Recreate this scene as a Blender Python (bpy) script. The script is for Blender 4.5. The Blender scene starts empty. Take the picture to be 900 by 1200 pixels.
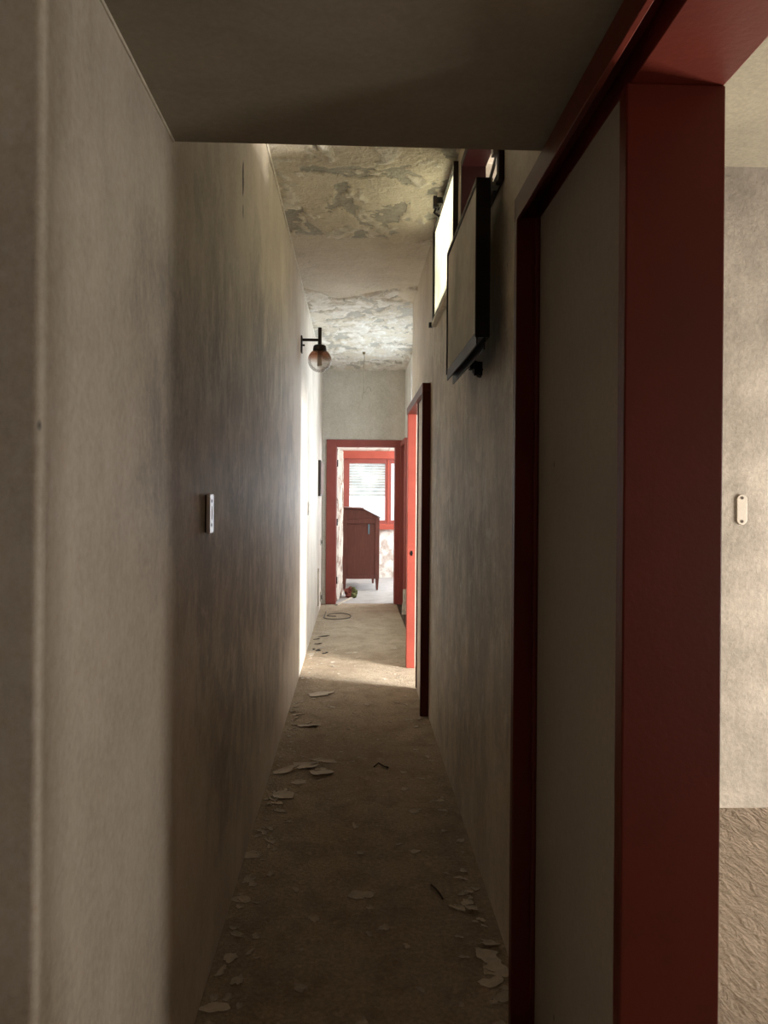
import bpy, bmesh, math, random
from mathutils import Vector, Matrix, noise
random.seed(7)
S = bpy.context.scene
COL = S.collection
R = math.radians

# ------------------------------------------------------------------ helpers
def box(bm, x0, x1, y0, y1, z0, z1):
    v = [bm.verts.new(p) for p in ((x0,y0,z0),(x1,y0,z0),(x1,y1,z0),(x0,y1,z0),(x0,y0,z1),(x1,y0,z1),(x1,y1,z1),(x0,y1,z1))]
    for f in ((0,3,2,1),(4,5,6,7),(0,1,5,4),(1,2,6,5),(2,3,7,6),(3,0,4,7)):
        bm.faces.new([v[i] for i in f])
    return v

def boxes(*bs):
    bm = bmesh.new()
    for b in bs: box(bm, *b)
    return bm

def prism_xy(bm, pts, z0, z1):
    lo = [bm.verts.new((x,y,z0)) for x,y in pts]; hi = [bm.verts.new((x,y,z1)) for x,y in pts]
    n = len(pts)
    bm.faces.new(lo[::-1]); bm.faces.new(hi)
    for i in range(n): bm.faces.new((lo[i], lo[(i+1)%n], hi[(i+1)%n], hi[i]))

def prism(bm, pts, axis, a0, a1):
    """polygon pts in the two other axes, extruded along axis"""
    def mk(p, a):
        if axis == 'x': return (a, p[0], p[1])
        if axis == 'y': return (p[0], a, p[1])
        return (p[0], p[1], a)
    lo = [bm.verts.new(mk(p,a0)) for p in pts]; hi = [bm.verts.new(mk(p,a1)) for p in pts]
    n = len(pts)
    bm.faces.new(lo[::-1]); bm.faces.new(hi)
    for i in range(n): bm.faces.new((lo[i], lo[(i+1)%n], hi[(i+1)%n], hi[i]))
    bmesh.ops.recalc_face_normals(bm, faces=bm.faces[:])

def tube(bm, pts, r, n=10, cap=True):
    pts = [Vector(p) for p in pts]
    rings = []
    up = Vector((0.123,0.456,0.88)).normalized()
    for i, p in enumerate(pts):
        a = pts[max(0,i-1)]; b = pts[min(len(pts)-1,i+1)]
        t = (b-a).normalized()
        s = t.cross(up)
        if s.length < 1e-4: s = t.cross(Vector((1,0,0)))
        s.normalize(); u = s.cross(t).normalized()
        rr = r[i] if isinstance(r,(list,tuple)) else r
        rings.append([bm.verts.new(p + (s*math.cos(2*math.pi*k/n) + u*math.sin(2*math.pi*k/n))*rr) for k in range(n)])
    for a, b in zip(rings, rings[1:]):
        for k in range(n): bm.faces.new((a[k], a[(k+1)%n], b[(k+1)%n], b[k]))
    if cap:
        bm.faces.new(rings[0][::-1]); bm.faces.new(rings[-1])
    bmesh.ops.recalc_face_normals(bm, faces=bm.faces[:])

def lathe(bm, prof, c, n=40):
    rings = []
    for r, z in prof:
        if r < 1e-5: rings.append([bm.verts.new((c[0],c[1],c[2]+z))])
        else: rings.append([bm.verts.new((c[0]+r*math.cos(2*math.pi*k/n), c[1]+r*math.sin(2*math.pi*k/n), c[2]+z)) for k in range(n)])
    for a, b in zip(rings, rings[1:]):
        for k in range(n):
            k2 = (k+1)%n
            if len(a)==1 and len(b)==1: continue
            if len(a)==1: bm.faces.new((a[0], b[k2], b[k]))
            elif len(b)==1: bm.faces.new((a[k], a[k2], b[0]))
            else: bm.faces.new((a[k], a[k2], b[k2], b[k]))
    bmesh.ops.recalc_face_normals(bm, faces=bm.faces[:])

def world_loc(o):
    v = Vector((0,0,0))
    while o is not None:
        v += o.location; o = o.parent
    return v

def obj(name, bm, mat, parent=None, at=None, smooth=False, bevel=0.0, local=False):
    """one mesh object; the bmesh is in world coordinates unless local"""
    me = bpy.data.meshes.new(name)
    off = Vector((0,0,0))
    if not local:
        if at is not None: off = Vector(at)
        elif parent is not None: off = world_loc(parent)
        bmesh.ops.translate(bm, verts=bm.verts[:], vec=-off)
    bm.to_mesh(me); bm.free()
    if smooth:
        for p in me.polygons: p.use_smooth = True
    for m in (mat if isinstance(mat,(list,tuple)) else [mat]): me.materials.append(m)
    o = bpy.data.objects.new(name, me); COL.objects.link(o)
    if parent is not None:
        o.parent = parent
        if at is not None: o.location = off - world_loc(parent)
    elif at is not None: o.location = off
    if bevel:
        md = o.modifiers.new('bevel','BEVEL'); md.width = bevel; md.segments = 2; md.limit_method = 'ANGLE'
    return o

def tag(o, label=None, cat=None, group=None, kind=None):
    if label: o['label'] = label
    if cat: o['category'] = cat
    if group: o['group'] = group
    if kind: o['kind'] = kind
    return o

def thing(name, loc, label, cat, group=None, kind=None):
    o = bpy.data.objects.new(name, None); COL.objects.link(o)
    o.location = loc; o.empty_display_size = .1
    return tag(o, label, cat, group, kind)

def structure(name, bm, mat, label=None, cat=None, **k):
    return tag(obj(name, bm, mat, **k), label, cat, kind='structure')

# ------------------------------------------------------------------ materials
class G:
    def __init__(self, name):
        self.m = bpy.data.materials.new(name); self.m.use_nodes = True
        self.t = self.m.node_tree; self.t.nodes.clear()
        self.out = self.n('ShaderNodeOutputMaterial')
        self.co = self.n('ShaderNodeTexCoord').outputs['Object']
    def n(self, typ, **k):
        x = self.t.nodes.new(typ)
        for a, b in k.items(): setattr(x, a, b)
        return x
    def l(self, a, b): self.t.links.new(a, b)
    def inp(self, node, i, v):
        if isinstance(v, bpy.types.NodeSocket): self.l(v, node.inputs[i])
        else: node.inputs[i].default_value = v
    def map(self, scale=(1,1,1), loc=(0,0,0), rot=(0,0,0)):
        m = self.n('ShaderNodeMapping'); self.l(self.co, m.inputs[0])
        m.inputs['Scale'].default_value = scale; m.inputs['Location'].default_value = loc; m.inputs['Rotation'].default_value = rot
        return m.outputs[0]
    def noise(self, scale, detail=6, rough=.6, dist=0, vec=None):
        x = self.n('ShaderNodeTexNoise'); self.l(vec or self.co, x.inputs['Vector'])
        x.inputs['Scale'].default_value = scale; x.inputs['Detail'].default_value = detail
        x.inputs['Roughness'].default_value = rough; x.inputs['Distortion'].default_value = dist
        return x.outputs[0]
    def voro(self, scale, vec=None, feature='F1'):
        x = self.n('ShaderNodeTexVoronoi', feature=feature); self.l(vec or self.co, x.inputs['Vector'])
        x.inputs['Scale'].default_value = scale
        return x.outputs['Distance']
    def ramp(self, f, stops, interp='LINEAR'):
        x = self.n('ShaderNodeValToRGB'); self.l(f, x.inputs[0]); cr = x.color_ramp; cr.interpolation = interp
        while len(cr.elements) < len(stops): cr.elements.new(.5)
        for e, (p, c) in zip(cr.elements, stops):
            e.position = p; e.color = (c,c,c,1) if not isinstance(c,(tuple,list)) else (*c,1)
        return x.outputs[0]
    def mix(self, f, a, b, mode='MIX'):
        x = self.n('ShaderNodeMix', data_type='RGBA', blend_type=mode)
        self.inp(x, 0, f)
        for i, v in ((6,a),(7,b)):
            self.inp(x, i, v if isinstance(v, bpy.types.NodeSocket) else (*v,1))
        return x.outputs[2]
    def math(self, op, a, b=0.0, clamp=False):
        x = self.n('ShaderNodeMath', operation=op, use_clamp=clamp)
        self.inp(x, 0, a); self.inp(x, 1, b)
        return x.outputs[0]
    def bump(self, h, strength=.3, dist=.01, normal=None):
        x = self.n('ShaderNodeBump'); self.l(h, x.inputs['Height'])
        x.inputs['Strength'].default_value = strength; x.inputs['Distance'].default_value = dist
        if normal is not None: self.l(normal, x.inputs['Normal'])
        return x.outputs[0]
    def bsdf(self, col, rough=.8, spec=.3, normal=None, metal=0):
        b = self.n('ShaderNodeBsdfPrincipled')
        self.inp(b, 'Base Color', col if isinstance(col, bpy.types.NodeSocket) else (*col,1))
        self.inp(b, 'Roughness', rough); self.inp(b, 'Metallic', metal)
        self.inp(b, 'Specular IOR Level', spec)
        if normal is not None: self.l(normal, b.inputs['Normal'])
        self.l(b.outputs[0], self.out.inputs[0])
        return b

def plaster(name, base, dirt, lo=.42, hi=.68, scale=1.6, amount=.8, fine=.25, bumpd=.006, smudge=None, marks=(), streak=.35, pits=True, rough=.9, spec=.2):
    g = G(name)
    big = g.ramp(g.noise(scale, 8, .62, .4), [(lo,0),(hi,1)])
    st = g.ramp(g.noise(1, 7, .7, .2, g.map((5,5,1.1))), [(.42,0),(.66,1)])
    c = g.mix(g.math('MULTIPLY', big, amount), base, dirt)
    c = g.mix(g.math('MULTIPLY', st, streak), c, dirt)
    st2 = g.ramp(g.noise(1, 9, .75, .3, g.map((9,9,4.5), (3,1,2))), [(.42,0),(.60,1)])
    c = g.mix(g.math('MULTIPLY', st2, streak*.35), c, tuple(v*.75 for v in dirt))
    if smudge:                                     # dirt rubbed into the wall at hand height
        (y0, y1, z0, z1), sc, am = smudge
        sep = g.n('ShaderNodeSeparateXYZ'); g.l(g.co, sep.inputs[0])
        wob = g.math('MULTIPLY', g.math('SUBTRACT', g.noise(1.1, 6, .65), .5), 2.2)
        ey = g.math('DIVIDE', g.math('SUBTRACT', sep.outputs[1], (y0+y1)/2), (y1-y0)/2)
        ez = g.math('DIVIDE', g.math('SUBTRACT', sep.outputs[2], (z0+z1)/2), (z1-z0)/2)
        d = g.math('ADD', g.math('ADD', g.math('MULTIPLY', ey, ey), g.math('MULTIPLY', ez, ez)), wob)
        msk = g.ramp(d, [(.35,1),(1.0,0)])
        tex = g.ramp(g.noise(3.4, 10, .75, .8), [(.36,.2),(.58,1)])
        c = g.mix(g.math('MULTIPLY', g.math('MULTIPLY', msk, tex), am), c, sc)
        wide = g.ramp(d, [(.3,1),(1.0,.08)])
        blot = g.ramp(g.noise(1.9, 8, .7, .6, g.map((1,1,.8), (4,4,4))), [(.48,0),(.62,1)])
        c = g.mix(g.math('MULTIPLY', g.math('MULTIPLY', wide, blot), .8), c, tuple(v*.48 for v in sc))
        c = g.mix(g.math('MULTIPLY', g.math('MULTIPLY', wide, st2), .75), c, tuple(v*.5 for v in sc))
        st3 = g.ramp(g.noise(1, 9, .78, .4, g.map((11,11,7), (7,2,5))), [(.52,0),(.66,1)])
        c = g.mix(g.math('MULTIPLY', g.math('MULTIPLY', wide, st3), .7), c, tuple(min(.85,v*1.9) for v in sc))
    f = g.noise(60, 6, .7)
    c = g.mix(fine, c, g.ramp(f, [(.3,.25),(.7,.95)]), 'OVERLAY')
    if pits:
        v = g.voro(9, g.map((1,1,.55)))
        pm = g.math('MULTIPLY', g.ramp(v, [(.02,1),(.05,0)]), g.ramp(g.noise(3.3, 2), [(.5,0),(.56,1)]))
        c = g.mix(g.math('MULTIPLY', pm, .8), c, (.05,.035,.025))
    for (p, r, colr) in marks:                     # single chips and gouges with a shape of their own
        m = g.n('ShaderNodeMapping', vector_type='TEXTURE'); g.l(g.co, m.inputs[0])
        m.inputs['Location'].default_value = p; m.inputs['Scale'].default_value = r
        ln = g.n('ShaderNodeVectorMath', operation='LENGTH'); g.l(m.outputs[0], ln.inputs[0])
        dd = g.math('ADD', ln.outputs['Value'], g.math('MULTIPLY', g.math('SUBTRACT', g.noise(14, 4, .7), .5), 1.6))
        c = g.mix(g.ramp(dd, [(.8,1),(1.0,0)]), c, colr)
    h = g.math('ADD', g.math('MULTIPLY', g.noise(7, 8, .6), .8), g.math('MULTIPLY', f, .25))
    h = g.math('ADD', h, g.math('MULTIPLY', st2, .12 if smudge else 0.0))
    g.bsdf(c, rough, spec, g.bump(h, .4, bumpd*2))
    return g.m

BASE = (.76,.68,.57); DIRT = (.50,.43,.34)
M = {}
M['wall_left'] = plaster('dirty_left_wall_plaster', BASE, (.54,.465,.38), smudge=((1.35,5.9,.1,2.7), (.44,.385,.34), .7), rough=.52, spec=.5,
    marks=[((-.42,2.86,2.60),(.05,.022,.075),(.04,.03,.022)), ((-.42,2.87,2.48),(.05,.012,.03),(.05,.04,.03)),
           ((-.42,4.4,1.32),(.05,.10,.13),(.55,.50,.44))])
M['wall_right'] = plaster('right_wall_plaster', (.74,.66,.54), (.50,.42,.33), lo=.42, hi=.7, streak=.5, smudge=((1.9,6.8,-.2,2.7),(.56,.49,.39),.45), rough=.55, spec=.45)
M['wall_far'] = plaster('far_wall_plaster', (.66,.62,.53), (.50,.46,.38), lo=.4, hi=.7, scale=2.2)
M['wall_recess'] = plaster('recess_wall_plaster', (.85,.84,.79), (.60,.57,.50), lo=.5, hi=.7, scale=5)
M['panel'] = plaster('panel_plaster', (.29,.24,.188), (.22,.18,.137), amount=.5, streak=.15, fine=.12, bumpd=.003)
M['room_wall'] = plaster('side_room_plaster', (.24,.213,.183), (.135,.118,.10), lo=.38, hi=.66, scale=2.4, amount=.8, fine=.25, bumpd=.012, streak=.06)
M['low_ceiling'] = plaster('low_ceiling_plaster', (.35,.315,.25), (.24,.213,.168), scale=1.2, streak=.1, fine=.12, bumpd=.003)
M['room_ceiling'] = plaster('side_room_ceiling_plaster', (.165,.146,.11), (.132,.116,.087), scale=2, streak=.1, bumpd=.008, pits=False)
M['hall'] = plaster('hall_plaster', (.40,.33,.25), (.27,.21,.16), streak=.2, pits=False)

def red_paint(name, col, dark, rough=.55, spec=.3):
    g = G(name)
    a = g.noise(5, 6, .6); b = g.noise(70, 4, .6)
    c = g.mix(g.ramp(a, [(.35,0),(.75,1)]), col, dark)
    c = g.mix(g.math('MULTIPLY', g.ramp(b, [(.62,0),(.72,1)]), .35), c, dark)
    g.bsdf(c, rough, spec, g.bump(b, .25, .002))
    return g.m
M['red'] = red_paint('red_painted_wood', (.105,.013,.006), (.08,.011,.005), .42, .3)
M['winred'] = red_paint('shaded_red_window_paint', (.022,.003,.002), (.017,.003,.002), .5, .25)  # shade put into the window red, against the strong side room light
M['orange'] = red_paint('lit_red_paint', (.44,.09,.06), (.36,.07,.045))  # door red lightened for the strongly lit jamb; also on shutter box and sill
M['redfar'] = red_paint('red_brown_painted_casing', (.33,.085,.065), (.26,.065,.053))

def simple(name, col, rough=.6, spec=.3, metal=0, var=.35, scale=12, bd=.002):
    g = G(name)
    a = g.noise(scale, 6, .65)
    c = g.mix(g.ramp(a, [(.35,0),(.7,1)]), col, tuple(v*(1-var) for v in col))
    g.bsdf(c, rough, spec, g.bump(g.noise(scale*6, 4), .3, bd), metal)
    return g.m
M['black'] = simple('dark_painted_metal', (.016,.012,.011), .45, .3)
M['brownmetal'] = simple('brown_metal_bracket', (.035,.022,.016), .4, .4)
M['steel'] = simple('dull_steel', (.5,.48,.44), .35, .5, .8)
g = G('white_plastic'); g.bsdf((.84,.86,.89), .10, .6); M['white'] = g.m
M['ivory'] = simple('ivory_plastic', (.66,.60,.52), .5, .3, var=.1)
M['hole'] = simple('dark_hole', (.012,.011,.012), .9, .1)
M['cable'] = simple('old_cable_insulation', (.30,.26,.18), .6)
M['darkcable'] = simple('dark_cable_insulation', (.10,.085,.065), .6)
M['flake'] = simple('pale_paint_flake', (.66,.58,.47), .8, .2, var=.25, scale=30)
M['flakegrey'] = simple('grey_plaster_chip', (.58,.51,.41), .85, .2, var=.3, scale=30)
M['darkchip'] = simple('dark_debris', (.06,.045,.035), .8, .2, scale=40)
M['batten'] = simple('pale_batten_wood', (.60,.52,.42), .7, .2, scale=20)
M['plinth'] = simple('pale_broken_plaster', (.70,.62,.52), .9, .1, var=.35, scale=15, bd=.01)
M['bead'] = simple('pale_joint_filler', (.84,.79,.68), .9, .1, var=.25, scale=25)
M['shuttercase'] = M['orange']

g = G('peeling_ceiling_paint')                       # layered paint: where it has come off the older grey coat shows
at = g.n('ShaderNodeAttribute', attribute_name='layer'); lay = at.outputs['Fac']
top = g.mix(g.ramp(g.noise(2.2, 7, .6), [(.4,0),(.7,1)]), (.76,.70,.58), (.62,.565,.46))
old = g.mix(g.ramp(g.noise(3.1, 7, .65), [(.35,0),(.65,1)]), (.52,.505,.45), (.42,.40,.345))
white = g.mix(g.ramp(g.noise(9, 6, .7), [(.4,0),(.65,1)]), (.85,.82,.74), (.64,.59,.50))
c = g.mix(g.ramp(lay, [(.24,0),(.27,1)]), old, top)
c = g.mix(g.ramp(lay, [(.0,1),(.06,0)]), c, (.05,.04,.03))  # depth shade of the long crack, put into its colour
c = g.mix(g.ramp(lay, [(.68,0),(.72,1)]), c, white)
c = g.mix(.25, c, g.ramp(g.noise(45, 6, .7), [(.3,.25),(.7,.9)]), 'OVERLAY')
g.bsdf(c, .9, .15, g.bump(g.math('ADD', g.noise(16, 8, .65, .6), g.math('MULTIPLY', g.noise(60, 4), .3)), .6, .02))
M['peel'] = g.m

def floor_mat(name, base, sand, dark, ridge, raked=False):
    g = G(name)
    n1 = g.noise(1.3, 8, .65, .5); n2 = g.noise(6, 10, .7, .3); n3 = g.noise(70, 8, .75); n4 = g.noise(22, 6, .7)
    c = g.mix(g.ramp(n1, [(.35,0),(.65,1)]), base, sand)
    c = g.mix(g.math('MULTIPLY', g.ramp(n2, [(.45,0),(.7,1)]), .7), c, dark)
    c = g.mix(g.math('MULTIPLY', g.ramp(n4, [(.57,0),(.68,1)]), .5), c, tuple(v*1.35 for v in sand))
    c = g.mix(.45, c, g.ramp(n3, [(.3,.2),(.7,.95)]), 'OVERLAY')
    sp = g.ramp(g.voro(26), [(.03,1),(.09,0)])       # sprinkled pale crumbs trodden into the dust
    sp = g.math('MULTIPLY', sp, g.ramp(g.noise(4.5, 3), [(.5,0),(.6,1)]))
    c = g.mix(g.math('MULTIPLY', sp, .75), c, (.55,.48,.38))
    h = g.math('ADD', g.math('MULTIPLY', n2, .9), g.math('ADD', g.math('MULTIPLY', n4, .5), g.math('MULTIPLY', n3, .3)))
    h = g.math('ADD', h, g.math('MULTIPLY', sp, .25))
    if raked:
        rk = g.noise(1, 7, .6, .8, g.map((26,9,1), rot=(0,0,.7)))
        h = g.math('ADD', g.math('MULTIPLY', h, .35), rk)
    g.bsdf(c, .95, .1, g.bump(h, 1.0 if raked else .8, ridge))
    return g.m
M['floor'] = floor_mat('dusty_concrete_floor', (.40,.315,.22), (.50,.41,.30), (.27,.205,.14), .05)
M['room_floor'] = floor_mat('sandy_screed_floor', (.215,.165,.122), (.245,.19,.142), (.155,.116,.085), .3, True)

def frosted(name, col, diff, trans, rough=.35, pat=40):
    g = G(name)
    a = g.noise(pat, 4, .5, .5); dirt = g.ramp(g.noise(3, 7, .65), [(.35,1),(.75,.55)])
    cc = g.mix(1.0, col, dirt, 'MULTIPLY')
    nb = g.bump(a, .6, .004)
    d = g.n('ShaderNodeBsdfDiffuse'); t = g.n('ShaderNodeBsdfTranslucent'); gl = g.n('ShaderNodeBsdfGlossy'); gl.inputs['Roughness'].default_value = rough
    for s in (d, t): g.l(cc, s.inputs[0])
    for s in (d, t, gl): g.l(nb, s.inputs['Normal'])
    m1 = g.n('ShaderNodeMixShader'); m1.inputs[0].default_value = trans/(trans+diff); g.l(d.outputs[0], m1.inputs[1]); g.l(t.outputs[0], m1.inputs[2])
    m2 = g.n('ShaderNodeMixShader'); m2.inputs[0].default_value = .08; g.l(m1.outputs[0], m2.inputs[1]); g.l(gl.outputs[0], m2.inputs[2])
    g.l(m2.outputs[0], g.out.inputs[0])
    return g.m
M['glass_dirty'] = frosted('dirty_patterned_glass', (.88,.84,.74), .85, .15)
M['glass_yellow'] = frosted('yellowed_frosted_glass', (.93,.90,.74), .15, .85)
M['shutter'] = frosted('white_shutter_plastic', (.88,.88,.85), .6, .4)

g = G('smoked_globe_glass')                          # clear ball tinted brown towards its neck
sep = g.n('ShaderNodeSeparateXYZ'); g.l(g.co, sep.inputs[0])
tint = g.ramp(g.math('ADD', g.math('MULTIPLY', sep.outputs[2], 4.5), .5), [(.46,(.95,.95,.95)),(.66,(.52,.32,.23)),(1,(.25,.13,.08))])
tr = g.n('ShaderNodeBsdfTransparent'); g.l(tint, tr.inputs[0])
df = g.n('ShaderNodeBsdfDiffuse'); g.l(g.mix(.5, tint, (.6,.55,.5), 'MULTIPLY'), df.inputs[0])
gl = g.n('ShaderNodeBsdfGlossy'); gl.inputs['Roughness'].default_value = .08
fr = g.n('ShaderNodeLayerWeight'); fr.inputs[0].default_value = .25
m1 = g.n('ShaderNodeMixShader'); m1.inputs[0].default_value = .12; g.l(tr.outputs[0], m1.inputs[1]); g.l(df.outputs[0], m1.inputs[2])
m2 = g.n('ShaderNodeMixShader'); g.l(g.math('MULTIPLY', fr.outputs[0], .5), m2.inputs[0]); g.l(m1.outputs[0], m2.inputs[1]); g.l(gl.outputs[0], m2.inputs[2])
g.l(m2.outputs[0], g.out.inputs[0]); M['globe'] = g.m

g = G('clear_window_glass')
tr = g.n('ShaderNodeBsdfTransparent'); tr.inputs[0].default_value = (.93,.95,.95,1)
gl = g.n('ShaderNodeBsdfGlossy'); gl.inputs['Roughness'].default_value = .03
m1 = g.n('ShaderNodeMixShader'); m1.inputs[0].default_value = .06; g.l(tr.outputs[0], m1.inputs[1]); g.l(gl.outputs[0], m1.inputs[2])
g.l(m1.outputs[0], g.out.inputs[0]); M['glass'] = g.m

g = G('dark_varnished_wood')
gr = g.noise(6, 8, .65, 1.2, g.map((6,6,.6)))
c = g.mix(g.ramp(gr, [(.3,0),(.7,1)]), (.19,.068,.053), (.12,.042,.034))
g.bsdf(c, .4, .35, g.bump(gr, .2, .003)); M['wood'] = g.m

g = G('peeling_door_paint')                          # cream paint flaking off a door, brown wood under it
n1 = g.noise(5, 8, .7, .6); n2 = g.noise(2.2, 5, .6)
c = g.mix(g.ramp(n2, [(.4,0),(.62,1)]), (.60,.54,.46), (.46,.41,.35))
c = g.mix(g.ramp(n1, [(.52,0),(.56,1)]), c, (.24,.14,.10))
g.bsdf(c, .85, .2, g.bump(g.ramp(n1, [(.54,1),(.60,0)]), .6, .012)); M['peel_door'] = g.m

g = G('red_and_green_cloth')
sep = g.n('ShaderNodeSeparateXYZ'); g.l(g.co, sep.inputs[0])
f = g.math('ADD', g.math('MULTIPLY', sep.outputs[0], 7), g.noise(14, 4, .6))
c = g.mix(g.ramp(f, [(.45,0),(.65,1)]), (.26,.09,.075), (.13,.14,.06))
g.bsdf(c, .95, .1, g.bump(g.noise(40, 5), .6, .01)); M['cloth'] = g.m

g = G('under_window_plaster')
n1 = g.noise(5, 8, .65, .6)
c = g.mix(g.ramp(n1, [(.5,0),(.62,1)]), (.80,.76,.70), (.50,.40,.34))
g.bsdf(c, .9, .2, g.bump(n1, .4, .01)); M['farroom'] = g.m
g = G('grey_screed_far_room')
n1 = g.noise(3, 8, .7, .5)
c = g.mix(g.ramp(n1, [(.35,0),(.65,1)]), (.46,.45,.44), (.36,.34,.32))
g.bsdf(c, .8, .25, g.bump(g.noise(40, 6), .5, .01)); M['farfloor'] = g.m

# ------------------------------------------------------------------ shell
XL, XR, XO = -.42, .49, .632        # left wall face, right wall face, back of the right wall
CE = 3.08                            # corridor ceiling
LOW = 2.235                          # lowered ceiling over the entrance

def wall_x(x0, x1, y0, y1, z0, z1, openings):
    """slab wall running along y with rectangular openings (y0,y1,z0,z1), one mesh"""
    ys = sorted({y0,y1,*[o[0] for o in openings],*[o[1] for o in openings]})
    zs = sorted({z0,z1,*[o[2] for o in openings],*[o[3] for o in openings]})
    bm = bmesh.new()
    for a, b in zip(ys, ys[1:]):
        for c_, d in zip(zs, zs[1:]):
            my, mz = (a+b)/2, (c_+d)/2
            if any(o[0] < my < o[1] and o[2] < mz < o[3] for o in openings): continue
            box(bm, x0, x1, a, b, c_, d)
    bmesh.ops.remove_doubles(bm, verts=bm.verts[:], dist=1e-5)
    return bm
def wall_y(y0, y1, x0, x1, z0, z1, openings):
    bm = wall_x(y0, y1, x0, x1, z0, z1, openings)
    for v in bm.verts: v.co = (v.co.y, v.co.x, v.co.z)
    bmesh.ops.recalc_face_normals(bm, faces=bm.faces[:])
    return bm

# floor
structure('floor', boxes((-2.2, XO-.07, -1.7, 10.1, -.12, 0)), M['floor'], 'dusty brown concrete corridor floor strewn with crumbs', 'floor')
structure('floor_side_room', boxes((XO-.07, 4.2, -1.7, 10.1, -.12, 0)), M['room_floor'], 'rough sandy floor of the room beyond the red doorway', 'floor')
structure('floor_far_room', boxes((-1.7, 2.8, 10.1, 13.6, -.12, 0)), M['farfloor'], 'pale grey floor of the far room', 'floor')

# left wall turning the corner into the entrance hall, corner rounded
pts = [(-2.0,1.042)]
rr = .012
for k in range(17):
    a = -math.pi/2 + k*math.pi/32
    pts.append((XL-rr+rr*math.cos(a), 1.042+rr+rr*math.sin(a)))
pts += [(XL,10.1),(-.60,10.1),(-.60,1.2),(-2.0,1.2)]
bm = bmesh.new(); prism_xy(bm, pts, 0, 3.2); bmesh.ops.recalc_face_normals(bm, faces=bm.faces[:])
structure('wall_left', bm, M['wall_left'], 'long stained plaster wall on the left of the corridor', 'wall')

# right wall: two high transoms and the second doorway
W1 = (2.55,3.45,2.50,2.93); W2 = (3.70,4.64,2.49,3.04); D2 = (4.975,6.40,0,2.14)
structure('wall_right', wall_x(XR, XO, 1.985, 6.57, 0, 3.2, [W1, W2, D2]), M['wall_right'], 'plaster wall on the right of the corridor', 'wall')
structure('wall_right_over_door', boxes((XR, XO, -1.5, 1.985, 2.19, 3.2), (XR, XO, -1.5, .66, 0, 2.19)), M['wall_right'], 'wall around the near red doorway', 'wall')
# recess beyond the second doorway
W3 = (6.95,9.0,.8,2.9); D3 = (9.24,10.0,0,2.08)
structure('wall_recess', wall_x(.66, .80, 6.57, 10.1, 0, 3.2, [W3, D3]), M['wall_recess'], 'bright peeling wall set back before the far wall', 'wall')
structure('wall_far', wall_y(10.06, 10.18, -1.7, 2.8, 0, 3.2, [(-.26,.56,0,2.075)]), M['wall_far'], 'plaster wall closing the corridor, above the far doorway', 'wall')

# ceilings
structure('ceiling_entrance', boxes((-2.0, .47, -1.5, 1.64, LOW, LOW+.12), (-.5, XR, 1.64, 1.775, LOW, 3.2)), M['low_ceiling'], 'dark lowered ceiling over the near end of the corridor', 'ceiling')

NX, NY = 92, 640
cx0, cx1, cy0, cy1 = -.60, .80, 1.70, 10.1
me = bpy.data.meshes.new('ceiling')
vs, ly = [], []
def sm(a, b, t):
    t = max(0.0, min(1.0, (t-a)/(b-a))); return t*t*(3-2*t)
for j in range(NY+1):
    y = cy0 + (cy1-cy0)*j/NY
    for i in range(NX+1):
        x = cx0 + (cx1-cx0)*i/NX
        wx = x + .10*noise.noise((x*4, y*4, 3.1)); wy = y + .16*noise.noise((x*4, y*4, 9.7))
        n1 = noise.fractal((wx*3.2, wy*2.6, .3), .9, 2.1, 5)
        n2 = noise.fractal((wx*6.5, wy*6.0, 5.3), .8, 2.1, 5)
        edge = 4.86 + .10*noise.noise((x*3.0, 1.7, 0)) + (.12 if x > .17 else 0)*sm(.15,.25,x)
        near = 1 - sm(edge-.01, edge+.01, y)                 # peeled zone up to the long crack
        far = sm(6.25, 6.35, y + .5*noise.noise((x*3, y*2, 8.8)))
        z = 0.0; L = .5
        if near > .5:
            if n1 > .02: L = .1
            t = sm(.02,.05,n1); z -= .007*(1-t)
            if 0 > n1-.02 > -.10: z -= .020*(1-abs(n1-.02+.0)/.10)*max(0,noise.noise((x*6,y*6,2))+.25)
            if n2 > .34: L = .9; z -= .010*sm(.34,.45,n2)
            z -= .018*sm(edge-.16, edge-.02, y)*(.5+.5*noise.noise((x*5,2,2)))
            z -= .008
        elif far > .5:
            b1 = noise.fractal((wx*4.2, wy*3.4, 7.7), .8, 2.2, 5)
            if b1 > .05: L = .1
            if n2 > .06: L = .9
            z -= .012*sm(.05,-.05,b1) if False else .012*(1-sm(-.05,.05,b1))
            if abs(b1) < .09: z -= .022*(1-abs(b1)/.09)*max(0,noise.noise((x*5,y*5,4))+.35)
            z -= .014*sm(.06,.2,n2)
        else:
            z -= .004*n1; L = .42 + .06*n1
        if abs(y-edge) < .014 and -.24 < x < .30 and noise.noise((x*9,4,4)) > -.45: z += .03; L = -.1
        vs.append((x, y, CE+z)); ly.append(L)
fs = []
W = NX+1
for j in range(NY):
    for i in range(NX):
        a = j*W+i; fs.append((a, a+W, a+W+1, a+1))
# give the slab its thickness
nb = len(vs)
vs += [(cx0,cy0,3.2),(cx1,cy0,3.2),(cx1,cy1,3.2),(cx0,cy1,3.2)]; ly += [.5]*4
fs.append((nb, nb+1, nb+2, nb+3))
me.from_pydata(vs, [], fs)
a_ = me.attributes.new('layer', 'FLOAT', 'POINT')
a_.data.foreach_set('value', ly)
me.materials.append(M['peel'])
for p in me.polygons: p.use_smooth = len(p.vertices)==4
o = bpy.data.objects.new('ceiling', me); COL.objects.link(o)
tag(o, 'high corridor ceiling with peeling cream paint', 'ceiling', kind='structure')

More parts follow.
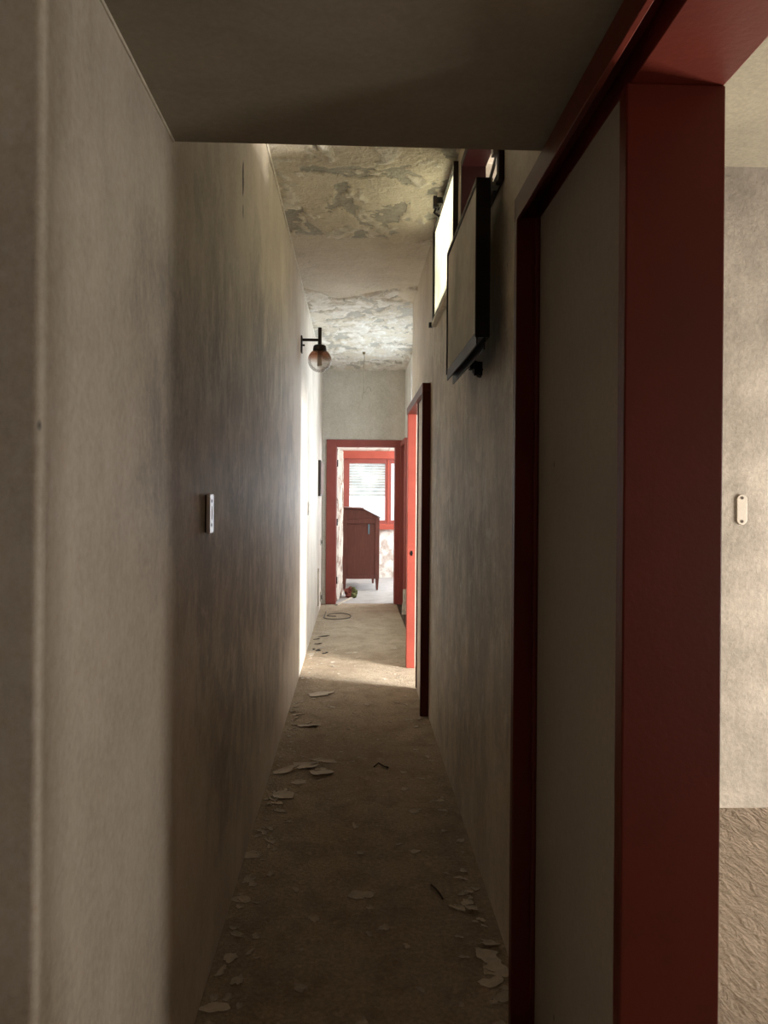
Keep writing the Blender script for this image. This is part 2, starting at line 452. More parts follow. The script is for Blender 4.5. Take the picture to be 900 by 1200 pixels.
# pale filler beads where wall and ceilings meet
bm = bmesh.new(); tube(bm, [(XL+.002, 1.03+.04, LOW-.001), (XL+.003, 1.4, LOW-.002), (XL+.002, 1.77, LOW-.001)], .0035, 6)
structure('trim_1', bm, M['bead'], 'pale filler line along the lowered ceiling and left wall', 'trim')
bm = bmesh.new(); tube(bm, [(XL+.002, 1.8+.45*k, CE-.028+.003*math.sin(k*3)) for k in range(19)], .008, 6)
structure('trim_2', bm, M['bead'], 'pale filler line along the high ceiling and left wall', 'trim')

# near side room (seen at the right edge of the picture)
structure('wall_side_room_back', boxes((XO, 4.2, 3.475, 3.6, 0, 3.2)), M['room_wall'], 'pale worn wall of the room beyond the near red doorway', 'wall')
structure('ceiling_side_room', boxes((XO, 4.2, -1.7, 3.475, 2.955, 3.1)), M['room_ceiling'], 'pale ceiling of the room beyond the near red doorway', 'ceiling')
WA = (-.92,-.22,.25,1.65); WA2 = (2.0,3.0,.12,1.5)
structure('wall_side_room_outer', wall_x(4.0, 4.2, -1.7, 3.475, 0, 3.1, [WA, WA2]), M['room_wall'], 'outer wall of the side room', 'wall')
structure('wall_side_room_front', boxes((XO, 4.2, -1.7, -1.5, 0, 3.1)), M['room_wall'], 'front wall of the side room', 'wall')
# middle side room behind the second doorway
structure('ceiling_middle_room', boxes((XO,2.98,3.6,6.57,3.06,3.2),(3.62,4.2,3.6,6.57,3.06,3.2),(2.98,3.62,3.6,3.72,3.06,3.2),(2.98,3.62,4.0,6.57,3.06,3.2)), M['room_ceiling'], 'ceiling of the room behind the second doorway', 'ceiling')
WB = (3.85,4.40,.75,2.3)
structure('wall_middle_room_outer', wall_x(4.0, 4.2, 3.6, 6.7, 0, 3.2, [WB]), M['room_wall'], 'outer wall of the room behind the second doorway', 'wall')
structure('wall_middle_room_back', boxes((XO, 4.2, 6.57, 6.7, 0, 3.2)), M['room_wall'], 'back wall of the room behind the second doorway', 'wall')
# entrance hall around the camera
structure('wall_hall_left', wall_x(-2.15, -2.0, -1.5, 1.2, 0, LOW+.1, [(-.95,-.25,.9,1.9)]), M['hall'], 'left wall of the entrance hall', 'wall')
structure('wall_hall_back', boxes((-2.15, XO, -1.65, -1.5, 0, 3.1)), M['hall'], 'back wall of the entrance hall', 'wall')
# far room
WF = (-.18,1.36,.84,2.07); WG = (11.2,12.8,.8,2.2)
structure('wall_far_room_window', wall_y(13.3, 13.45, -1.7, 2.8, 0, 2.7, [WF]), M['farroom'], 'pale patched wall under the far window', 'wall')
structure('wall_far_room_left', boxes((-1.8, -1.6, 10.18, 13.45, 0, 2.7)), M['farroom'], 'left wall of the far room', 'wall')
structure('wall_far_room_right', wall_x(2.6, 2.8, 10.18, 13.3, 0, 2.7, [WG]), M['farroom'], 'right wall of the far room', 'wall')
structure('ceiling_far_room', boxes((-1.8, 2.8, 10.18, 13.45, 2.6, 2.75)), M['farroom'], 'ceiling of the far room', 'ceiling')

# ------------------------------------------------------------------ doors
def door(name, loc, label): return thing(name, loc, label, 'door', kind='structure')
# near red doorway: projecting frame, fixed pale panel, open passage to the side room
d = door('door_1', (.47,1.3,0), 'tall red-framed doorway at right, nearest the camera, beside a pale panel')
obj('lintel', boxes((.411,.424,.66,1.985,2.14,2.20),(.424,.468,.66,1.985,2.188,2.20),(.468,XO,.66,1.985,2.14,2.20)), M['red'], d, bevel=.002)
obj('jamb', boxes((.411,XR+.02,1.952,1.985,0,2.14),(.424,.468,1.952,1.985,2.14,2.188)), M['red'], d, bevel=.003)
obj('jamb', boxes((.461,XO+.002,1.298,1.335,0,2.14)), M['red'], d, bevel=.003)
obj('jamb', boxes((.411,XO+.002,.66,.70,0,2.14)), M['red'], d, bevel=.003)
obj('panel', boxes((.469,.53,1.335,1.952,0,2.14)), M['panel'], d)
obj('molding', boxes((.458,.469,1.935,1.952,0,2.14)), M['red'], d, bevel=.003)
# second doorway
d = door('door_2', (.47,5.7,0), 'narrow-looking red door frame halfway down the right wall, light falling through it')
obj('lintel', boxes((.436,XO,4.95,6.43,2.10,2.158)), M['red'], d, bevel=.003)
obj('jamb', boxes((.436,XR+.02,4.95,4.985,0,2.10)), M['red'], d, bevel=.003)
obj('jamb', boxes((.442,.51,6.335,6.43,0,2.10)), M['orange'], d, bevel=.003)
obj('panel', boxes((.468,.52,4.985,5.60,0,2.10)), M['wall_right'], d)
obj('stile', boxes((.46,.55,5.60,5.635,0.02,2.10)), M['red'], d, bevel=.003)
bm = bmesh.new(); tube(bm, [(.478,6.337,.95),(.478,6.328,.95)], .011, 10); box(bm, .470,.486,6.332,6.337,.93,.97)
obj('lock_plate', bm, M['black'], d)
# recess doorway
d = door('door_3', (.66,9.6,0), 'dark red frame in the set-back wall just before the far doorway')
obj('frame', boxes((.60,.72,9.20,9.24,.30,2.12),(.60,.72,10.0,10.055,.0,2.12),(.60,.72,9.24,10.0,2.06,2.12)), M['redfar'], d, bevel=.003)
obj('leaf', boxes((.70,.74,9.24,10.0,0,2.06)), M['redfar'], d)
bm = boxes((.585,.66,9.17,9.26,0,.30)); bmesh.ops.subdivide_edges(bm, edges=bm.edges[:], cuts=5, use_grid_fill=True)
for v in bm.verts: v.co += Vector((noise.noise(v.co*30)*.010, noise.noise(v.co*30+Vector((5,5,5)))*.010, 0))
for v in bm.verts: v.co.x += .02*(v.co.z/.30)-.0 if v.co.x < .62 else 0
obj('plinth', bm, M['plinth'], d)['label'] = 'pale broken plaster foot of the frame'
# far doorway with its open leaf
d = door('door_4', (.15,10.06,0), 'red-brown door casing at the end of the corridor, open to the far room')
bm = boxes((-.362,-.235,10.03,10.06,0,2.147),(.535,.618,10.03,10.06,0,2.147),(-.235,.535,10.03,10.06,2.06,2.147),
           (-.26,-.229,10.06,10.19,0,2.06),(.53,.56,10.06,10.19,0,2.06),(-.26,.56,10.06,10.19,2.055,2.075))
obj('casing', bm, M['redfar'], d, bevel=.004)
bm = bmesh.new()
ux, uy = Vector((.073,.73,0)).normalized(), Vector((-.73,.073,0)).normalized()
prism_xy(bm, [(-.225,10.20),(-.225+.073,10.93),(-.265+.073,10.935),(-.265,10.205)], .01, 2.04)
bmesh.ops.subdivide_edges(bm, edges=[e for e in bm.edges], cuts=14, use_grid_fill=True)
for v in bm.verts:
    if v.co.y > 10.9: v.co.y += .02*noise.noise(Vector((0,0,v.co.z*7)))
    v.co.x += .008*noise.noise(v.co*6)
bmesh.ops.recalc_face_normals(bm, faces=bm.faces[:])
lf = obj('leaf', bm, M['peel_door'], d); lf['label'] = 'open door leaf with flaking cream paint'
bm = bmesh.new()
for z in (.25,1.02,1.8): tube(bm, [(-.222,10.195,z),(-.222,10.195,z+.09)], .010, 8)
obj('hinge', bm, M['black'], lf)

# ------------------------------------------------------------------ windows
def window(name, loc, label): return thing(name, loc, label, 'window', kind='structure')
def rect_frame_x(x0, x1, y0, y1, z0, z1, t):
    return boxes((x0,x1,y0,y0+t,z0,z1),(x0,x1,y1-t,y1,z0,z1),(x0,x1,y0+t,y1-t,z0,z0+t),(x0,x1,y0+t,y1-t,z1-t,z1))

# transom 1: the hopper sash has dropped open and hangs below its opening
w = window('window_1', (XR,3.0,2.5), 'near high window in the right wall with its sash dropped open against the wall')
y0,y1,z0,z1 = W1
obj('frame', rect_frame_x(.470,.58, y0-.02, y1+.01, z0-.02, z1+.01, .035), M['winred'], w, bevel=.003)
bm = boxes((.400,.445,2.53,2.548,1.955,2.485),(.400,.445,3.318,3.335,1.955,2.485),(.400,.445,2.548,3.318,2.468,2.485),
           (.400,.445,2.548,3.318,1.955,1.975),(.400,.404,2.53,3.335,1.930,1.955),(.425,.430,2.53,3.335,1.915,1.955))
s = obj('sash', bm, M['black'], w); s['label'] = 'dropped dark metal sash'
obj('glass_pane', boxes((.401,.406,2.549,3.317,1.976,2.467)), M['glass_dirty'], s)['label'] = 'dirty patterned glass'
obj('glazing_bead', boxes((.396,.4005,2.53,3.335,2.470,2.485),(.396,.4005,2.53,2.538,1.955,2.470),(.396,.4005,3.327,3.335,1.955,2.470)), M['brownmetal'], s)
bm = boxes((.430,.452,2.86,2.90,1.905,1.955),(.444,.475,2.85,2.868,1.880,1.93),(.445,.475,2.89,2.905,1.895,1.93)); tube(bm, [(.45,2.87,1.93),(.47,2.86,1.90),(.462,2.85,1.875)], .010, 8)
obj('latch', bm, M['black'], s)
for y in (2.60, 3.25):
    bm = boxes((.43,.482,y-.02,y+.02,2.478,2.492)); tube(bm, [(.452,y-.03,2.495),(.452,y+.03,2.495)], .008, 8)
    obj('hinge', bm, M['steel'], s)
bm = bmesh.new(); tube(bm, [(.478,2.575,2.60),(.465,2.59,2.55),(.452,2.60,2.50),(.45,2.66,2.44)], .006, 8); box(bm, .455,.489,2.55,2.585,2.575,2.625)
obj('stay', bm, M['steel'], w)
# transom 2: closed, yellowed glass lit from the room behind
w = window('window_2', (XR,4.15,2.48), 'farther high window in the right wall with glowing yellowed glass, touching the ceiling')
y0,y1,z0,z1 = W2
obj('frame', rect_frame_x(.485,.58, y0, y1, z0, z1, .02), M['bead'], w, bevel=.003)
s = obj('sash', rect_frame_x(.466,.50, y0-.02, y1+.02, z0-.01, z1, .016), M['brownmetal'], w)
obj('glass_pane', boxes((.478,.484,y0-.003,y1+.003,z0+.007,z1-.017)), M['glass_yellow'], s)
obj('sill', boxes((.462,.49,y0-.03,y1+.03,z0-.035,z0-.012)), M['bead'], w, bevel=.003)
bm = boxes((.43,.468,4.13,4.15,3.005,3.04),(.415,.435,4.125,4.155,2.985,3.045),(.43,.452,4.16,4.18,2.98,3.0)); tube(bm, [(.44,4.14,3.0),(.425,4.17,2.97),(.455,4.17,2.95)], .008, 8)
obj('latch', bm, M['black'], s)
bm = boxes((.447,.47,4.655,4.685,2.455,2.482)); obj('hinge', bm, M['black'], s)
# bright opening in the recess, out of view round the corner
w = window('window_3', (.73,7.65,.8), 'window in the set-back wall')
y0,y1,z0,z1 = W3
obj('frame', boxes((.69,.76,y0,y0+.05,z0,z1),(.69,.76,y1-.05,y1,z0,z1),(.69,.76,y0+.05,y1-.05,z0,z0+.05),(.69,.76,y0+.05,y1-.05,z1-.05,z1)), M['red'], w)
# side room windows, out of view; the second is added to brighten the back wall
w = window('window_4', (4.1,-.57,.25), 'window of the side room')
y0,y1,z0,z1 = WA
obj('frame', rect_frame_x(4.05,4.12,y0,y1,z0,z1,.05), M['red'], w)
w = window('fill_window_8', (4.1,2.5,.12), 'added unseen window brightening the side room')
y0,y1,z0,z1 = WA2
obj('frame', rect_frame_x(4.05,4.12,y0,y1,z0,z1,.05), M['red'], w)
w = window('window_9', (3.3,3.86,3.1), 'roof light of the middle room')
obj('frame', boxes((2.98,3.62,3.70,3.73,3.10,3.16),(2.98,3.62,3.99,4.02,3.10,3.16),(2.96,2.99,3.73,3.99,3.10,3.16),(3.61,3.64,3.73,3.99,3.10,3.16)), M['red'], w)
w = window('fill_window_10', (-2.07,-.6,.9), 'added unseen window for fill light in the entrance hall')  # added opening for the hall fill lamp
obj('frame', rect_frame_x(-2.10,-2.05,-.95,-.25,.9,1.9,.05), M['red'], w)
w = window('window_5', (4.1,4.1,.75), 'window of the middle room')
y0,y1,z0,z1 = WB
obj('frame', rect_frame_x(4.05,4.11,y0,y1,z0,z1,.04), M['red'], w)
w = window('window_7', (2.7,12,.8), 'right window of the far room')
y0,y1,z0,z1 = WG
obj('frame', rect_frame_x(2.66,2.72,y0,y1,z0,z1,.05), M['red'], w)
# far window with roller shutter
w = window('window_6', (.59,13.3,.84), 'bright far window with a half-lowered roller shutter and red frame')
fy0, fy1 = 13.28, 13.40
obj('shutter_box', boxes((-.20,1.38,13.22,13.32,2.055,2.188)), M['orange'], w, bevel=.004)
obj('frame', boxes((-.18,-.085,fy0,fy1,.93,2.055),(.536,.64,fy0,fy1,.93,2.055),(1.27,1.36,fy0,fy1,.93,2.055),(-.085,.536,fy0,fy1,1.975,2.055),(.64,1.27,fy0,fy1,1.975,2.055),
     (-.085,.536,fy0,fy1,.93,.99),(.64,1.27,fy0,fy1,.93,.99)), M['redfar'], w, bevel=.003)
obj('sill', boxes((-.20,1.38,13.20,13.40,.835,.93)), M['orange'], w, bevel=.004)
obj('sash_rail', boxes((.575,.60,13.272,13.282,.95,2.04)), M['orange'], w)
for xa, xb in ((-.085,.536),(.64,1.27)):
    obj('glass_pane', boxes((xa,xb,13.33,13.335,.99,1.975)), M['glass'], w)
bm = bmesh.new()
z = 1.99; k = 0
while z > 1.40:
    prism(bm, [(13.375,z),(13.369,z-.018),(13.375,z-.036),(13.381,z-.036),(13.387,z-.018),(13.381,z)], 'x', -.09, .55)
    z -= .046 if z > 1.62 else .064; k += 1
obj('roller_shutter', bm, M['shutter'], w)

# ------------------------------------------------------------------ things on walls and ceiling
# globe wall lamp
lx, lyy = -.275, 5.97
t = thing('wall_lamp', (XL, lyy, 2.53), 'globe wall lamp with smoked glass ball on a dark bracket, high on the left wall', 'lamp')
bm = boxes((XL, XL+.012, lyy-.035, lyy+.035, 2.525, 2.655)); tube(bm, [(XL+.010,lyy,2.585),(XL+.03,lyy,2.585)], .008, 8)
obj('wall_plate', bm, M['brownmetal'], t, bevel=.003)
bm = bmesh.new(); tube(bm, [(XL+.01,lyy,2.627),(lx,lyy,2.627)], .0115, 14); obj('arm', bm, M['brownmetal'], t, smooth=False)
bm = bmesh.new(); tube(bm, [(lx,lyy,2.575),(lx,lyy,2.722)], .0145, 16); obj('stem', bm, M['brownmetal'], t)
bm = bmesh.new(); lathe(bm, [(0,.045),(.040,.045),(.048,.038),(.053,.012),(.053,0),(0,0)], (lx,lyy,2.542)); obj('cap', bm, M['brownmetal'], t)
gc = (lx,lyy,2.468); gr = .092
prof = [(gr*math.cos(a), gr*math.sin(a)) for a in [R(-90+ (90+56)*k/24) for k in range(25)]]
prof[0] = (0,-gr)
bm = bmesh.new(); lathe(bm, prof, gc, 48); obj('glass_globe', bm, M['globe'], t, at=gc, smooth=True)
bm = bmesh.new(); lathe(bm, [(0,.0),(.019,.0),(.019,-.115),(.015,-.122),(0,-.122)], (lx,lyy,2.545), 20); obj('bulb_holder', bm, M['ivory'], t)

# switch plate on left wall (blank, two screw holes)
t = thing('switch_plate', (XL,2.21,1.315), 'white cover plate with two dark screw holes on the left wall', 'switch')
obj('plate', boxes((XL+.004,XL+.015,2.180,2.240,1.316,1.430)), M['white'], t, bevel=.003)
obj('shadow_gap', boxes((XL-.001,XL+.005,2.184,2.236,1.320,1.426)), M['hole'], t)  # added dark block, stands for the shadow behind the plate
for z in (1.341,1.409):
    bm = bmesh.new(); tube(bm, [(XL+.014,2.205,z),(XL+.0157,2.205,z)], .0052, 12); obj('screw_hole', bm, M['hole'], t)
obj('slot', boxes((XL+.014,XL+.0156,2.207,2.213,1.356,1.394)), M['flakegrey'], t)

# plate in the side room
px_, pz_ = 1.785, 1.375
t = thing('switch_plate', (px_,3.475,1.31), 'cream rounded cover plate on the side room wall, seen past the red jamb', 'switch')
bm = bmesh.new()
pr = []
for k in range(24):
    a = 2*math.pi*k/24; r_ = .024
    pr.append((px_+r_*math.cos(a), pz_+ (.046 if math.sin(a)>0 else -.046)+r_*math.sin(a)))
prism(bm, pr, 'y', 3.468, 3.475); obj('plate', bm, simple('aged_cream_plastic', (.31,.275,.235), .5, .3, var=.1), t, bevel=.002)
for z in (pz_-.054, pz_+.054):
    bm = bmesh.new(); tube(bm, [(px_,3.4685,z),(px_,3.4665,z)], .007, 12); obj('screw', bm, M['darkchip'], t)

# dark shallow box far along the left wall
t = thing('wall_box', (XL,9.35,1.43), 'shallow dark-edged box hung far along the left wall near the end door', 'box')
obj('case', boxes((XL-.003,XL+.030,8.95,9.60,1.41,1.83)), M['brownmetal'], t, bevel=.004)
obj('door', boxes((XL+.030,XL+.037,8.99,9.58,1.43,1.81)), simple('faded_pink_board', (.40,.28,.25), .7), t, bevel=.003)
t = thing('wall_socket', (XL,9.7,.80), 'small dark socket on the left wall below the shallow box', 'socket')
obj('plate', boxes((XL,XL+.012,9.66,9.74,.79,.87)), M['ivory'], t, bevel=.002)
bm = bmesh.new(); tube(bm, [(XL+.011,9.70,.83),(XL+.022,9.70,.83)], .022, 14); obj('socket_well', bm, M['hole'], t)
t = thing('wall_socket', (XL,9.75,.10), 'dark socket low on the left wall beside the end door', 'socket')
obj('plate', boxes((XL,XL+.014,9.70,9.80,.08,.20)), M['flakegrey'], t, bevel=.002)
bm = bmesh.new(); tube(bm, [(XL+.013,9.75,.13),(XL+.024,9.75,.13)], .03, 14); obj('socket_well', bm, M['hole'], t)
t = thing('switch_plate', (XL,7.05,1.25), 'small pale plate on the brightly lit part of the left wall', 'switch')
obj('plate', boxes((XL,XL+.008,7.0,7.08,1.24,1.36)), M['ivory'], t, bevel=.002)
for z in (1.27,1.33):
    bm = bmesh.new(); tube(bm, [(XL+.0075,7.04,z),(XL+.010,7.04,z)], .012, 12); obj('socket_well', bm, M['flakegrey'], t)
bm = bmesh.new(); tube(bm, [(XL+.008,9.05+.004*math.sin(k*2),.12+.055*k) for k in range(9)], .009, 8)
tag(obj('wall_conduit', bm, M['batten'], at=(XL,9.05,.12)), 'short pale pipe running up the left wall from the floor near the end door', 'pipe')

# hanging flex from the ceiling
t = thing('hanging_cable', (.10,8.75,3.06), 'bare light cable hanging from a ceiling rose before the end door', 'cable')
bm = bmesh.new(); lathe(bm, [(0,.0),(.062,.0),(.055,-.010),(.018,-.022),(.014,-.045),(0,-.045)], (.10,8.75,3.075), 24); obj('ceiling_rose', bm, simple('yellowed_rose', (.20,.15,.07), .6), t)
bm = bmesh.new(); tube(bm, [(.10+.006*math.sin(k*1.1),8.75,3.05-.052*k) for k in range(10)] , .004, 8); obj('flex', bm, M['cable'], t)
bm = bmesh.new(); tube(bm, [(.10,8.75,2.59),(.115,8.75,2.60),(.15,8.76,2.66),(.175,8.77,2.65),(.185,8.77,2.61)], .0035, 6); obj('wire_end', bm, M['cable'], t)
bm = bmesh.new(); tube(bm, [(.10,8.75,2.59),(.085,8.75,2.54),(.09,8.75,2.515)], .0035, 6); obj('wire_end', bm, M['cable'], t)

# ------------------------------------------------------------------ far room things
t = thing('cabinet', (.11,11.5,0), 'dark red-brown wooden cabinet with a sloping top on tapered legs in the far room', 'cabinet')
t.rotation_euler = (0,0,R(2.6))
cw, cd = .275, .95         # half width, depth
prof = [(-cw,.19),(cw,.19),(cw,1.085),(cw-.245,1.21),(-cw,1.225)]
bm = bmesh.new(); prism(bm, [(x*.985,z-.004 if z>.5 else z) for x,z in prof], 'y', .02, cd); obj('body', bm, M['wood'], t, local=True, bevel=.004)
bm = bmesh.new(); prism(bm, [(-cw-.01,1.222),(cw-.24,1.212),(cw-.24,1.232),(-cw-.01,1.242)], 'y', -.012, cd+.01); obj('top', bm, M['wood'], t, local=True, bevel=.003)
bm = bmesh.new(); prism(bm, [(cw-.25,1.206),(cw+.006,1.080),(cw+.012,1.094),(cw-.244,1.222)], 'y', -.005, cd+.01); obj('sloping_lid', bm, M['wood'], t, local=True, bevel=.003)
obj('side_frame', boxes((cw-.065,cw,0,.02,.17,1.083),(-cw,-cw+.06,0,.02,.17,1.2),(-cw+.06,cw-.065,0,.02,.17,.23),(-cw+.06,cw-.065,0,.02,1.0,1.06)), M['wood'], t, local=True, bevel=.003)
for x, y in ((cw-.03,.03),(-cw+.03,.03),(cw-.03,cd-.03),(-cw+.03,cd-.03)):
    bm = bmesh.new()
    lo = [bm.verts.new((x+a*.014, y+b*.014, 0)) for a,b in ((-1,-1),(1,-1),(1,1),(-1,1))]
    hi = [bm.verts.new((x+a*.028, y+b*.028, .19)) for a,b in ((-1,-1),(1,-1),(1,1),(-1,1))]
    bm.faces.new(lo[::-1]); bm.faces.new(hi)
    for i in range(4): bm.faces.new((lo[i],lo[(i+1)%4],hi[(i+1)%4],hi[i]))
    obj('leg', bm, M['wood'], t, local=True)
bm = boxes((.105,.125,-.006,.021,.84,.99)); obj('handle_plate', bm, simple('plate_blue_sheen', (.22,.36,.46), .4), t, local=True, bevel=.002)  # handle plate; its bluish sheen is put into the colour

bm = bmesh.new(); bmesh.ops.create_icosphere(bm, subdivisions=5, radius=1)
for v in bm.verts:
    n_ = v.co.normalized()
    r_ = 1 + .55*noise.fractal(n_*1.7+Vector((3,1,0)), .8, 2.1, 4)
    v.co = Vector((n_.x*.085*r_, n_.y*.09*r_, max(-.045, n_.z*.085*r_)))
mn = min(v.co.z for v in bm.verts)
for v in bm.verts: v.co.z -= mn
tag(obj('crumpled_cloth', bm, M['cloth'], local=True, smooth=True), 'crumpled red and green cloth on the floor just inside the far doorway', 'cloth').location = (-.035,10.72,0)
bm = bmesh.new()
p0, p1 = Vector((-.215,9.93,0)), Vector((-.02,10.62,0)); n_ = Vector((p1.y-p0.y, -(p1.x-p0.x),0)).normalized()*.018
prism_xy(bm, [tuple((p0-n_)[:2]),tuple((p0+n_)[:2]),tuple((p1+n_)[:2]),tuple((p1-n_)[:2])], 0, .015); bmesh.ops.recalc_face_normals(bm, faces=bm.faces[:])
tag(obj('wooden_strip', bm, M['batten'], at=(-.1,10.3,0), bevel=.002), 'pale wooden strip lying askew across the far threshold', 'batten')

# ------------------------------------------------------------------ things on the corridor floor
def flake_bm(r, seed, elong=1.0, curl=.3, rag=.35):
    rnd = random.Random(seed); bm = bmesh.new(); n = 20
    jag = [rnd.uniform(-.16,.16) for _ in range(n)]
    ph = [rnd.uniform(0,6.28) for _ in range(4)]
    top = []; rings = []
    for f in (0, .5, 1.0):
        ring = []
        for k in range(n):
            a = 2*math.pi*k/n
            q = 1 + rag*(.5*math.sin(2*a+ph[0]) + .35*math.sin(3*a+ph[1]) + .3*math.sin(5*a+ph[2]) + .2*math.sin(7*a+ph[3])) + jag[k]*(rag/.35)
            x, y = r*q*f*math.cos(a)*elong, r*q*f*math.sin(a)
            ring.append((x, y, curl*r*(f*f)*(.5+.5*math.cos(a+ph[1]))))
            if f == 0: break
        rings.append(ring)
    th = max(.0025, .06*r)
    def shell(dz):
        rs = [[bm.verts.new((x,y,z+dz)) for x,y,z in ring] for ring in rings]
        for k in range(n):
            k2 = (k+1)%n
            fa = [(rs[0][0], rs[1][k], rs[1][k2]), (rs[1][k], rs[2][k], rs[2][k2], rs[1][k2])]
            for q in fa: bm.faces.new(q if dz else q[::-1])
        return rs[2]
    a = shell(0); b = shell(th)
    for k in range(n): bm.faces.new((a[k], a[(k+1)%n], b[(k+1)%n], b[k]))
    bmesh.ops.recalc_face_normals(bm, faces=bm.faces[:])
    return bm

def flake(x, y, r, seed, rz, mat, label, elong=1.4, curl=.3, rag=.35, group=None, name='paint_flake'):
    o = obj(name, flake_bm(r, seed, elong, curl, rag), mat, local=True)
    o.location = (x, y, 0); o.rotation_euler = (0,0,R(rz))
    return tag(o, label, 'paint flake', group)
FL = M['flake']; FG = M['flakegrey']
flake(-.322,3.655,.045, 1, 10, FL, 'rounded pale paint flake by the left wall, below the broken row of flakes', 1.15, .2, .15)
flake(-.345,3.98,.036, 2, 30, FL, 'leftmost curved strip of the broken row of pale flakes near the left wall', 1.9, .4, .3)
flake(-.245,4.055,.045, 3, 5, FL, 'large ragged flake in the middle of the broken row near the left wall', 1.7, .25, .5)
flake(-.145,4.125,.028, 4, -5, FL, 'thin far sliver at the right of the broken row of pale flakes', 2.2, .3, .3)
flake(-.160,3.95,.042, 5, -12, FL, 'pointed flake at the right end of the broken row of pale flakes', 1.6, .2, .2)
flake(-.262,3.82,.022, 6, 8, FL, 'small sliver between the rounded flake and the broken row', 1.9, .2, .3)
flake(-.235,5.50,.062, 7, 3, FL, 'long pale flake by the left wall just before the strip of light', 1.5, .12, .35)
flake(-.275,4.75,.035, 8, 0, FL, 'thin pale flake near the left wall between the long flake and the broken row', 1.9, .3, .3)
flake(.425,2.365,.031, 9, -20, FL, 'topmost of three broken flakes at the foot of the right wall', 1.35, .12, .4)
flake(.440,2.300,.031,10, 5, FL, 'middle one of three broken flakes at the foot of the right wall', 1.5, .1, .4)
flake(.412,2.240,.024,11, 8, FL, 'lowest of three broken flakes at the foot of the right wall', 1.4, .1, .4)
flake(.035,2.74,.034,12, 15, FG, 'flat grey chip lying in the middle of the near floor', 1.2, .05, .3)
flake(.285,3.46,.020,13, 0, FG, 'small dark-edged chip near the right wall in mid corridor', 1.6, .3, .3)
flake(-.385,2.72,.022,14, 5, FL, 'oval chip close to the left wall level with the grey centre chip', 1.6, .1, .2)
flake(-.37,2.38,.020,15, 60, FG, 'grey chip at the left wall foot in the near floor', 1.3, .1, .3)
flake(-.375,2.15,.021,16, 0, FL, 'narrow pale chip at the left wall foot nearest the camera', 2.0, .1, .2)
flake(.255,3.07,.016,17, 0, FL, 'small pale chip right of centre beyond the grey centre chip', 1.4, .1, .2)
flake(-.40,3.05,.028,18, 0, FL, 'pale chip tucked against the left wall below the rounded flake', 1.5, .2, .3)
# twig-like dark scraps
def scrap(pts, r, label):
    bm = bmesh.new(); tube(bm, pts, r, 7)
    return tag(obj('twig', bm, M['darkchip'], at=pts[0]), label, 'twig')
scrap([(.292,2.80,.006),(.305,2.765,.010),(.318,2.73,.007),(.324,2.70,.006)], .003, 'short dark curved twig on the near floor right of centre')
scrap([(.115,4.02,.006),(.14,4.06,.012),(.17,4.02,.007),(.19,4.01,.006)], .004, 'small dark forked twig in the middle of the corridor floor')
# small crumbs: copies of a few shapes, scattered thickest along the walls
protos = []
for k in range(6):
    o = obj('paint_crumb', flake_bm(.011+.002*(k%3), 40+k, 1.1+.15*k, .35, .35), FL if k%2==0 else FG, local=True)
    protos.append(o)
used = set()
rnd = random.Random(21)
for i in range(230):
    u = rnd.random()
    y = 2.0 + 5.2*rnd.random()**1.3
    if u < .42: x = XL + .02 + abs(rnd.gauss(0,.06))
    elif u < .72: x = XR - .03 - abs(rnd.gauss(0,.06))
    else: x = rnd.uniform(-.36,.43)
    if x > .40 and 4.9 < y: x = rnd.uniform(-.3,.35)
    p = protos[i%6]
    if i%6 in used:
        c_ = p.copy(); COL.objects.link(c_)
    else: c_ = p; used.add(i%6)
    s_ = rnd.uniform(.4,1.25)
    c_.location = (x, y, 0); c_.rotation_euler = (0,0,rnd.uniform(0,6.28)); c_.scale = (s_,s_,s_)
    tag(c_, 'tiny crumb of fallen paint on the corridor floor', 'crumb', 'paint crumbs scattered over the corridor floor')
# dark chips past the strip of light
for i, (x, y, r_) in enumerate([(-.335,7.35,.03),(-.30,7.75,.045),(-.355,7.60,.025),(-.32,7.05,.03),(-.25,6.93,.03),(-.36,7.1,.02)]):
    o = obj('dark_chip', flake_bm(r_*.62, 70+i, 1.9, .3, .5), M['darkchip'], local=True); o.location = (x,y,0); o.rotation_euler = (0,0,.3*i)
    tag(o, 'dark curled chip on the lit floor at the left wall, past the strip of light', 'debris', 'dark chips by the left wall')
bm = bmesh.new()
pts = [(-.33,9.35,.008),(-.335,9.0,.008),(-.33,8.85,.010),(-.22,8.78,.008),(-.06,8.85,.010),(-.03,9.05,.008),(-.12,9.2,.010),(-.26,9.15,.014),(-.30,9.0,.012),(-.2,8.92,.02)]
def cat_rom(P, n=6):
    P = [Vector(p) for p in P]; out = []
    for i in range(len(P)-1):
        a, b, c_, d_ = P[max(0,i-1)], P[i], P[i+1], P[min(len(P)-1,i+2)]
        for k in range(n):
            t = k/n
            out.append(.5*((2*b)+(c_-a)*t+(2*a-5*b+4*c_-d_)*t*t+(3*b-a-3*c_+d_)*t**3))
    return out+[P[-1]]
tube(bm, cat_rom(pts), .005, 7)
tag(obj('loose_cable', bm, M['darkcable'], at=(-.2,9.0,0)), 'loose looped cable on the floor before the far doorway', 'cable')

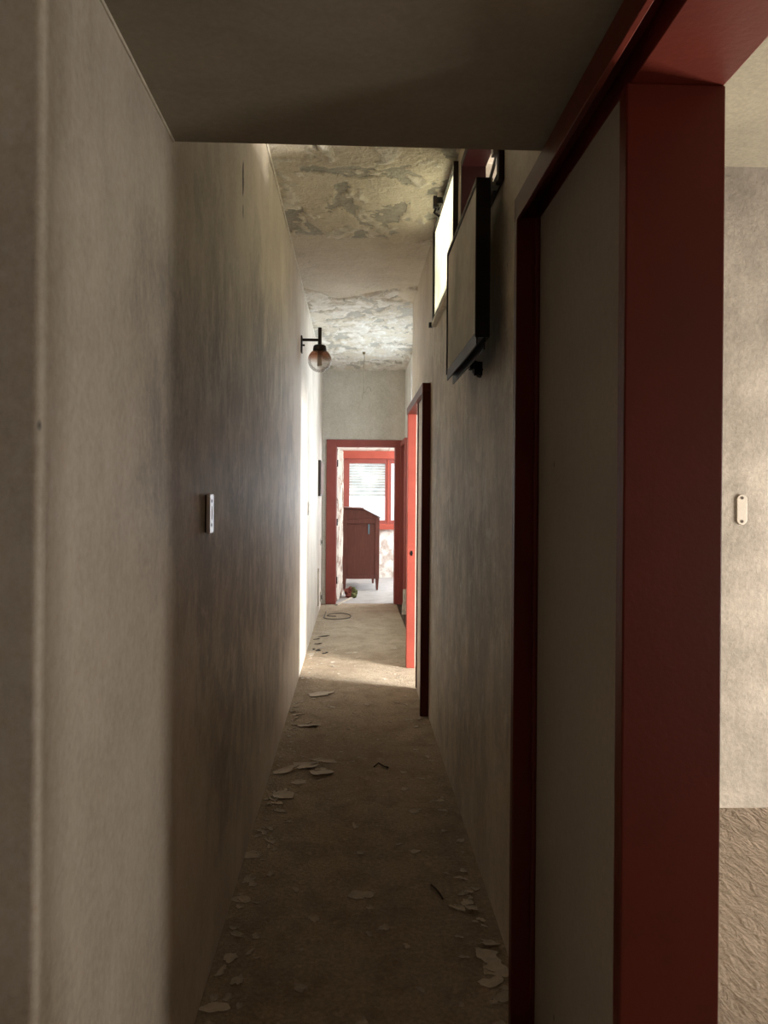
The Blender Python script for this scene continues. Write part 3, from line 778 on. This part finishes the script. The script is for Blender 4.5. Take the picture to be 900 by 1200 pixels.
# ------------------------------------------------------------------ daylight, added fill and camera
def daylight(name, loc, direction, sx, sy, watts, col):
    l = bpy.data.lights.new(name, 'AREA'); l.shape = 'RECTANGLE'; l.size = sx; l.size_y = sy; l.energy = watts; l.color = col
    o = bpy.data.objects.new(name, l); COL.objects.link(o); o.location = loc
    o.rotation_euler = Vector(direction).to_track_quat('-Z','Y').to_euler()
    return o
daylight('daylight_side_room', (4.16,-.57,.95), (-1,0,0), .7, 1.4, 62, (1,.93,.82))
daylight('fill_side_room_rear', (4.16,2.5,.81), (-1,0,0), 1.0, 1.38, 460, (1,.93,.82))  # added fill for the back wall of the side room, source unseen
daylight('daylight_middle_room', (4.12,4.125,1.525), (-1,0,0), .55, 1.55, 580, (.97,.98,1))
daylight('fill_hall', (-2.13,-.6,1.4), (1,0,0), .7, 1.0, .45, (1,.76,.52))  # added warm fill for the pale panel and hall corner, source unseen
daylight('daylight_roof_light', (3.3,3.86,3.17), (0,0,-1), .62, .26, 540, (1,.98,.95))
daylight('daylight_recess', (.81,7.97,1.85), (-1,0,0), 2.0, 2.08, 36, (.80,.91,1))
daylight('daylight_far_window', (.59,13.9,1.5), (0,-1,0), 2.2, 1.8, 60, (.95,.98,1))
daylight('daylight_far_side', (2.9,12.0,1.5), (-1,0,0), 1.6, 1.4, 195, (.88,.94,1))

wd = bpy.data.worlds.new('sky'); S.world = wd; wd.use_nodes = True
wd.node_tree.nodes['Background'].inputs[0].default_value = (.85,.93,1,1)
wd.node_tree.nodes['Background'].inputs[1].default_value = 1.5

cam = bpy.data.cameras.new('camera'); co = bpy.data.objects.new('camera', cam); COL.objects.link(co)
cam.sensor_fit = 'VERTICAL'; cam.sensor_height = 24; cam.sensor_width = 18; cam.lens = 18
cam.shift_y = -20/1200; cam.clip_start = .02; cam.clip_end = 100
yaw = math.atan(35/900); roll = .0078
co.matrix_world = Matrix.Translation((0,0,1.43)) @ Matrix.Rotation(-yaw,4,'Z') @ Matrix.Rotation(math.pi/2,4,'X') @ Matrix.Rotation(roll,4,'Z')
S.camera = co
S.view_settings.view_transform = 'Standard'; S.view_settings.look = 'None'; S.view_settings.gamma = 1; S.view_settings.use_curve_mapping = False
S.view_settings.exposure = .24
S.cycles.max_bounces = 14; S.cycles.diffuse_bounces = 9; S.cycles.transparent_max_bounces = 12; S.cycles.sample_clamp_indirect = 8
